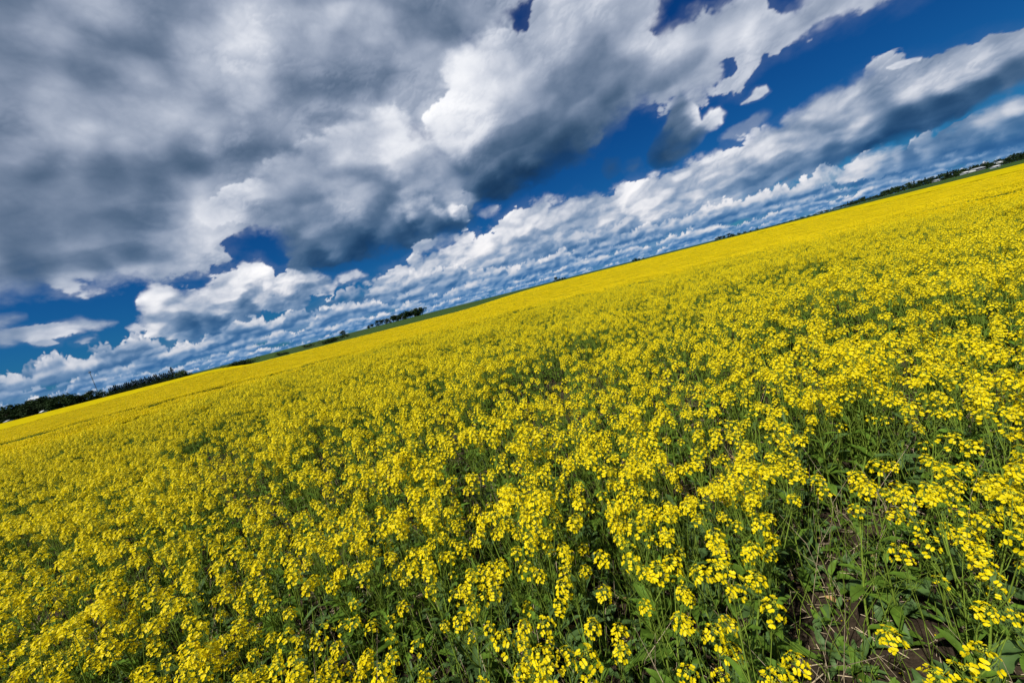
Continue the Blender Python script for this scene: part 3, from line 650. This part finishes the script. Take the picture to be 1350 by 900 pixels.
# ---------------------------------------------------------------- what lies on the soil under the near plants
def litter():
    r = random.Random(4); b = MB()
    for _ in range(9000):
        a, d = r.uniform(-1.35, 1.35), math.sqrt(r.uniform(.02, 16)); x, y = math.sin(a)*d, math.cos(a)*d; z = float(land(x, y))+r.uniform(.008, .03)
        t = r.uniform(0, 6.3); l = r.uniform(.02, .09); tz = r.uniform(-.01, .02)
        b.tube([(x-math.cos(t)*l/2, y-math.sin(t)*l/2, z), (x+math.cos(t)*l/2, y+math.sin(t)*l/2, z+tz)], r.uniform(.0009, .0022), 3, 6)
    o = b.build('straw_litter', MATS); tag(o, 'pale chopped straw scattered on the dark soil', kind='stuff')
    b = MB()
    for _ in range(420):
        a, d = r.uniform(-1.2, 1.35), math.sqrt(r.uniform(.3, 12)); x, y = math.sin(a)*d, math.cos(a)*d
        M_ = Matrix.Translation((x, y, float(land(x, y))+.03)) @ Euler((r.uniform(-.5, .5), r.uniform(-.5, .5), r.uniform(0, 6))).to_matrix().to_4x4() @ Matrix.Scale(r.uniform(.3, .75), 4)
        b.merge(LEAVES[r.randrange(5)], M_, {2: 5, 3: 5})
    o = b.build('fallen_leaves', MATS); tag(o, 'curled dry brown leaves fallen between the stems', kind='stuff')
    b = MB()
    for _ in range(4200):
        a, d = r.uniform(-1.3, 1.35), math.sqrt(r.uniform(.15, 14))*(.6 if _ % 3 == 0 else 1); x, y = math.sin(a)*d, math.cos(a)*d
        if math.hypot((x-1.05)/.9, (y-.95)/.55) < 1 and r.random() < .35: continue      # soil shows in the near right corner
        t = r.uniform(0, 6.3)
        for q in range(r.randint(3, 5)):
            M_ = Matrix.Translation((x, y, float(land(x, y))+.005+r.uniform(0, .05))) @ Matrix.Rotation(t+q*1.9, 4, 'Z') @ Matrix.Rotation(-r.uniform(.2, 1.0), 4, 'Y') @ Matrix.Scale(r.uniform(.3, .85), 4)
            b.merge(LEAVES[r.choice([0, 1, 2, 4])], M_, {2: 2, 3: 3 if q % 2 else 4})
    o = b.build('undergrowth', MATS); tag(o, 'low green leafy weeds and seedlings under the canola', kind='stuff')
    b = MB(); q = np.random.RandomState(8)
    for _ in range(5200):
        a, d = r.uniform(-1.2, 1.35), math.sqrt(r.uniform(.1, 9)); x, y = math.sin(a)*d, math.cos(a)*d; z = float(land(x, y)); s_ = r.uniform(.003, .013)*(1.6 if _ % 9 == 0 else 1)
        v = np.array([(1, 0, 0), (0, 1, 0), (-1, 0, 0), (0, -1, 0), (0, 0, .8), (0, 0, -.8)])*s_*q.uniform(.6, 1.4, (6, 1)) @ np.array(Euler(q.uniform(0, 6, 3)).to_matrix())
        b.add(v+np.array([x, y, z+s_*.3]), [(0, 1, 4), (1, 2, 4), (2, 3, 4), (3, 0, 4), (1, 0, 5), (2, 1, 5), (3, 2, 5), (0, 3, 5)])
    o = b.build('soil_clods', [M_CLOD], None, False); tag(o, 'small crumbly clods of dark soil between the plants', kind='stuff')
    b = MB()
    for _ in range(2600):
        a, d = r.uniform(-1.2, 1.35), math.sqrt(r.uniform(.1, 9)); x, y = math.sin(a)*d, math.cos(a)*d; z = float(land(x, y))+.006; t = r.uniform(0, 6); l = r.uniform(.003, .005)
        b.add([(x, y, z), (x+math.cos(t)*l, y+math.sin(t)*l, z+.001), (x+math.cos(t+.8)*l*1.3, y+math.sin(t+.8)*l*1.3, z+.002), (x+math.cos(t+1.6)*l, y+math.sin(t+1.6)*l, z)], [(0, 1, 2, 3)])
    o = b.build('fallen_petals', MATS); tag(o, 'yellow petals dropped on the soil', kind='stuff')
    b = MB()                                                # wiry stalks and grass blades mixed through the crop
    for _ in range(5200):
        a, d = r.uniform(-1.3, 1.35), math.sqrt(r.uniform(.2, 20))*(.62 if _ % 3 == 0 else 1); x, y = math.sin(a)*d, math.cos(a)*d
        if math.hypot(x, y) < .45 or (math.hypot((x-1.05)/.9, (y-.95)/.55) < 1 and r.random() < .3): continue
        z = float(land(x, y)); h = r.uniform(.15, .52); t = r.uniform(0, 6.3); ln = h*r.uniform(.1, .6); c, s_ = math.cos(t), math.sin(t)
        b.tube([(x, y, z), (x+c*ln*.35, y+s_*ln*.35, z+h*.6), (x+c*ln, y+s_*ln, z+h)], [.0016, .0013, .0005], 3, 2 if _ % 5 else 6)
    o = b.build('wiry_grass', MATS); tag(o, 'thin green stalks and grass blades between the canola plants', kind='stuff')
litter()
# ---------------------------------------------------------------- trees, buildings and mast along the horizon
def crown_mesh(seed, kind):
    r = np.random.RandomState(seed); v = []; f = []
    if kind == 'spruce':
        n = 420; t = r.uniform(0, 1, n)**.8; z = .08+.92*t; rad = .21*(1-t)**.85*(.75+.35*np.sin(t*38))*r.uniform(.55, 1.1, n)+.01
        a = r.uniform(0, 6.3, n); c = np.stack([np.cos(a)*rad, np.sin(a)*rad, z], 1); s = .05*(1-t*.6)
    else:
        nl = 9; lobes = [(r.normal(0, .17), r.normal(0, .17), r.uniform(.2, .8), r.uniform(.16, .25)) for _ in range(nl)]
        if kind == 'bush': lobes = [(r.normal(0, .35), r.normal(0, .3), r.uniform(.2, .62), r.uniform(.2, .34)) for _ in range(nl)]
        n = 640; pick = r.randint(0, nl, n); d = r.normal(size=(n, 3)); d /= np.linalg.norm(d, axis=1)[:, None]
        Lb = np.array(lobes)[pick]; c = Lb[:, :3]+d*Lb[:, 3:]*r.uniform(.55, 1.08, (n, 1)); c[:, 2] = np.clip(c[:, 2], .02 if kind == 'bush' else .04, 1.05); s = np.full(n, .045)
        a = None
    for i in range(n):
        q = r.normal(size=3); q /= np.linalg.norm(q); t1 = np.cross(q, (0.2, .1, 1)); t1 /= np.linalg.norm(t1); t2 = np.cross(q, t1); k = s[i]*r.uniform(.6, 1.3); b = len(v)
        v += [tuple(c[i]+t1*k), tuple(c[i]+t2*k*.7), tuple(c[i]-t1*k), tuple(c[i]-t2*k*.8)]; f.append((b, b+1, b+2, b+3))
    me = bpy.data.meshes.new('crown'); me.from_pydata(v, [], f); me.materials.append(M_SPRUCE if kind == 'spruce' else M_CROWN); return me
def trunk_mesh(seed, kind):
    r = random.Random(seed); b = MB(); h = .9 if kind == 'spruce' else (.35 if kind == 'bush' else .62)
    b.tube([(0, 0, 0), (r.uniform(-.02, .02), 0, h*.5), (0, r.uniform(-.02, .02), h)], [.03, .02, .008], 5)
    if kind != 'spruce':
        for k in range(4):
            a = k*1.6+r.uniform(0, 1); z = h*r.uniform(.4, .9); b.tube([(0, 0, z), (math.cos(a)*.1, math.sin(a)*.1, z+.1), (math.cos(a)*.2, math.sin(a)*.2, z+.2)], [.012, .008, .004], 3)
    return b.mesh('trunk', [M_BARK])
KINDS_ = {k: [(crown_mesh(s+hash_, k), trunk_mesh(s, k)) for s in range(n)] for k, n, hash_ in (('leafy', 5, 10), ('spruce', 3, 30), ('bush', 4, 50))}
PALE = []
for cr, tr in KINDS_['leafy'][:2]: c = cr.copy(); c.materials.clear(); c.materials.append(M_CROWN2); PALE.append((c, tr))
tr_ = random.Random(21)
def tree(px, Y, hpx, kind, name, label, cat, group=None, wide=1.0, dz=0.):
    """px: picture column at the horizon; hpx: height there, in the photograph's pixels"""
    u = east(px); H = hpx*1.18/F*Y; x = u*Y; prot = PALE if kind == 'pale' else KINDS_[kind]
    cr, tk = prot[tr_.randrange(len(prot))]
    root = empty(name, (x, Y, float(land(x, Y))-.1+dz), tr_.uniform(0, 6.3)); root.scale = (H*wide, H*wide, H)
    put('crown', cr, root); put('trunk', tk, root); tag(root, label, cat, group); return root
DARK = 'dark leafy tree packed into the windbreak at the left end of the field'
for i, px in enumerate(np.linspace(-66, 92, 30)):
    h = 15+4*math.sin(i*.9)*.4+tr_.uniform(-2, 2.2)+(2.5 if px < 84 else 0)
    tree(px, 222+tr_.uniform(0, 45), h*1.0, 'leafy', 'broadleaf_tree', DARK, 'tree', 'dark trees at the left end of the field', 1.3)
for px in np.linspace(96, 143, 8):
    tree(px, 235+tr_.uniform(0, 25), 12+tr_.uniform(-1.5, 2)-(3 if px > 130 else 0), 'leafy', 'broadleaf_tree', 'medium dark tree between the mast foot and the tall windbreak', 'tree', 'trees below the mast', 1.3)
for px in np.linspace(146, 226, 34):
    tree(px, 262+tr_.uniform(0, 12), 10.5+tr_.uniform(-1.5, 1.5), 'spruce', 'spruce_tree', 'dark pointed spruce in the straight shelterbelt right of the mast', 'tree', 'spruces of the shelterbelt', 1.25)
for px in np.linspace(143, 236, 14):
    tree(px, 250+tr_.uniform(0, 8), 5.5+tr_.uniform(-1, 1.5), 'bush', 'bush', 'low dark bush along the foot of the spruce shelterbelt', 'bush', 'bushes below the spruces', 1.4)
tree(230, 262, 15, 'spruce', 'spruce_tree', 'tallest single spruce at the right end of the shelterbelt', 'tree', None, 1.3)
tree(246, 262, 10, 'pale', 'broadleaf_tree', 'pale green round tree just right of the spruce shelterbelt', 'tree', None, 1.7)
tree(240, 266, 9, 'pale', 'broadleaf_tree', 'pale green tree half hidden behind the last spruce', 'tree', None, 1.5)
for px, h in ((303, 4), (307, 5.5), (313, 7), (318, 8), (323, 6.5), (329, 4)):
    tree(px, 160, h+1.5, 'bush', 'bush', 'dark bush in the clump on the green slope left of centre', 'bush', 'clump of dark bushes on the slope', 1.5)
tree(370, 185, 5.5, 'bush', 'bush', 'lone low bush on the green slope between the two dark clumps', 'bush', None, 1.8)
tree(376, 185, 4, 'bush', 'bush', 'tiny bush touching the right side of the lone low bush', 'bush', None, 1.8)
tree(406, 230, 5, 'bush', 'bush', 'small flat bush left of the dark hedge on the slope', 'bush', None, 2)
for px, h in ((428, 6), (433, 7), (438, 7.5), (443, 6)): tree(px, 190, h, 'bush', 'bush', 'dark bush of the hedge at the foot of the green slope', 'bush', 'hedge at the foot of the slope', 1.5)
tree(453, 230, 9, 'leafy', 'broadleaf_tree', 'single small tree standing just right of the hedge on the slope', 'tree', None, 1.3)
for px, h in ((486, 5.5), (492, 6), (499, 8), (505, 8.5), (510, 8), (515, 5)): tree(px, 420, h-1, 'leafy', 'broadleaf_tree', 'small tree in the broken row at the top of the green slope', 'tree', 'broken row on the slope', 1.2)
for px in np.linspace(519, 557, 13): tree(px, 430, 8.6+tr_.uniform(-1.6, 1.6), 'leafy', 'broadleaf_tree', 'dark tree in the tight row on the crest of the green slope', 'tree', 'tight tree row on the slope', 1.3)
for px, h in ((733, 5), (737, 3.4), (741, 3.2), (745, 2.4)): tree(px, 700, h, 'leafy', 'broadleaf_tree', 'tiny far tree in the small clump on the horizon at the field centre', 'tree', 'far clump on the horizon', 1.5)
for px, h in ((834, 2.6), (839, 4.2), (843, 3), (848, 2)): tree(px, 700, h, 'leafy', 'broadleaf_tree', 'tiny far tree in the clump halfway along the right horizon', 'tree', 'second far clump on the horizon', 1.5)
for px, h in ((944, 3), (950, 4.5), (955, 4), (961, 4.6), (967, 3.6), (974, 3), (982, 2.6), (990, 2.2), (998, 2.6)): tree(px, 650, h, 'leafy', 'broadleaf_tree', 'tiny far tree in the long low line where the green slope begins', 'tree', 'low far tree line', 1.6)
for px in np.linspace(1010, 1130, 16): tree(px, 520, 1.6+2.2*ss(1040, 1130, px)+tr_.uniform(-.7, .9), 'bush', 'bush', 'low far bush on the skyline of the right green slope', 'bush', 'bushes on the right skyline', 1.8)
for i, px in enumerate(np.linspace(1118, 1400, 78)):
    tree(px, 500+tr_.uniform(-25, 25), 4.6+2.2*ss(1130, 1200, px)+1.6*ss(1250, 1400, px)+tr_.uniform(-1.8, 1.8), 'leafy' if i % 4 else 'spruce', 'broadleaf_tree' if i % 4 else 'spruce_tree', 'dark tree in the long row behind the farm buildings on the right' if i % 4 else 'dark pointed tree in the long row behind the farm buildings on the right', 'tree', 'tree row behind the farm' if i % 4 else 'pointed trees behind the farm', 1.3)
for px in np.linspace(1128, 1395, 46):
    tree(px, 430+tr_.uniform(-20, 10), 3.2+tr_.uniform(-1, 1.4), 'bush', 'bush', 'low dark bush in front of the long tree row on the right', 'bush', 'bushes before the right tree row', 1.9)

def barn(name, label, px, Y, wpx, hpx, depth, wallm, roofm, dz=0., doors=2, turn=0.):
    u = east(px); x = u*Y; W_ = wpx/F*Y; H = hpx/F*Y; root = empty(name, (x, Y, float(land(x, Y))+dz), turn)
    b = MB(); b.add([(-W_/2, -depth/2, -.3), (W_/2, -depth/2, -.3), (W_/2, depth/2, -.3), (-W_/2, depth/2, -.3), (-W_/2, -depth/2, H*.55), (W_/2, -depth/2, H*.55), (W_/2, depth/2, H*.55), (-W_/2, depth/2, H*.55), (-W_/2, 0, H*.95), (W_/2, 0, H*.95)],
                    [(0, 1, 5, 4), (1, 2, 6, 9, 5), (2, 3, 7, 6), (3, 0, 4, 8, 7)]); b.build('wall', [wallm], root, False)
    b = MB(); o_ = .35
    for s in (-1, 1):
        b.add([(-W_/2-o_, s*(depth/2+o_), H*.53), (W_/2+o_, s*(depth/2+o_), H*.53), (W_/2+o_, 0, H), (-W_/2-o_, 0, H), (-W_/2-o_, s*(depth/2+o_), H*.53+.12), (W_/2+o_, s*(depth/2+o_), H*.53+.12), (W_/2+o_, 0, H+.12), (-W_/2-o_, 0, H+.12)],
              [(0, 1, 2, 3), (4, 7, 6, 5), (0, 4, 5, 1), (0, 3, 7, 4), (1, 5, 6, 2)])
    b.build('roof', [roofm], root, False)
    for k in range(doors):
        cx = -W_/2+W_*(k+.5)/doors; dw_ = min(2., W_*.12)
        b = MB().box(cx-dw_, -depth/2-.06, 0, cx+dw_, -depth/2-.01, H*.4); b.build('door', [M_DARK], root, False)
    tag(root, label, 'building'); return root
barn('long_barn', 'long white metal barn before the dark tree row on the right', 1288, 400, 15, 3.4, 6, M_WHITE, M_GREY, 1.0, 4, .1)
barn('shed', 'low pale shed against the left end of the long white barn', 1272, 385, 6, 2.6, 4, M_GREY, M_WHITE, .8, 1)
barn('shed', 'small isolated shed with a bright white roof at the yellow field edge, far right', 1312, 330, 8, 2.4, 3, M_GREY, M_WHITE, .2, 1)
barn('shed', 'dim grey shed among the bushes well left of the white barn', 1234, 410, 6, 2.4, 4, M_GREY, M_GREY, .6, 1)
barn('shed', 'tiny white shed under the trees right of the long barn', 1317, 450, 4, 2.4, 5, M_WHITE, M_WHITE, 2.4, 1)
barn('shed', 'small white shed in a gap of the dark windbreak on the left', 57, 219, 2.4, 3.2, 2.4, M_WHITE, M_WHITE, .5, 0)
barn('shed', 'grey roofed white shed under the trees at the far left', 11, 219, 3.4, 3, 3, M_WHITE, M_GREY, .2, 0)
barn('shed', 'tiny pale hut at the foot of the trees below the mast', 139, 240, 2.2, 2.4, 3, M_WHITE, M_GREY, .3, 0)

def mast():
    u = east(131.5); Y = 400.; x = u*Y; H = .0735*Y+EYE; root = empty('lattice_mast', (x, Y, float(land(x, Y))), .3)
    R_ = .42; P_ = [(math.cos(a)*R_, math.sin(a)*R_) for a in (0, 2.094, 4.189)]
    for p in P_: b = MB(); b.tube([(p[0], p[1], 0), (p[0]*.6, p[1]*.6, H-1.2)], .075, 5); b.build('leg', [M_METAL], root)
    b = MB(); n = 26
    for k in range(n):
        for i in range(3):
            f0 = 1-.4*k/n; f1 = 1-.4*(k+1)/n; p, q = P_[i], P_[(i+1) % 3]
            if k % 2: p, q = q, p
            b.tube([(p[0]*f0, p[1]*f0, (H-1.2)*k/n), (q[0]*f1, q[1]*f1, (H-1.2)*(k+1)/n)], .03, 3)
    o = b.build('bracing', [M_METAL], root); o['kind'] = 'stuff'
    b = MB(); b.tube([(0, 0, H-1.6), (0, 0, H+.6)], .07, 4); b.build('aerial', [M_METAL], root)
    b = MB(); b.box(-.9, -.5, H-2.2, .9, .5, H-1.2); b.build('equipment_box', [M_METAL], root)
    tag(root, 'tall thin steel lattice mast rising above the trees on the left', 'mast')
mast()
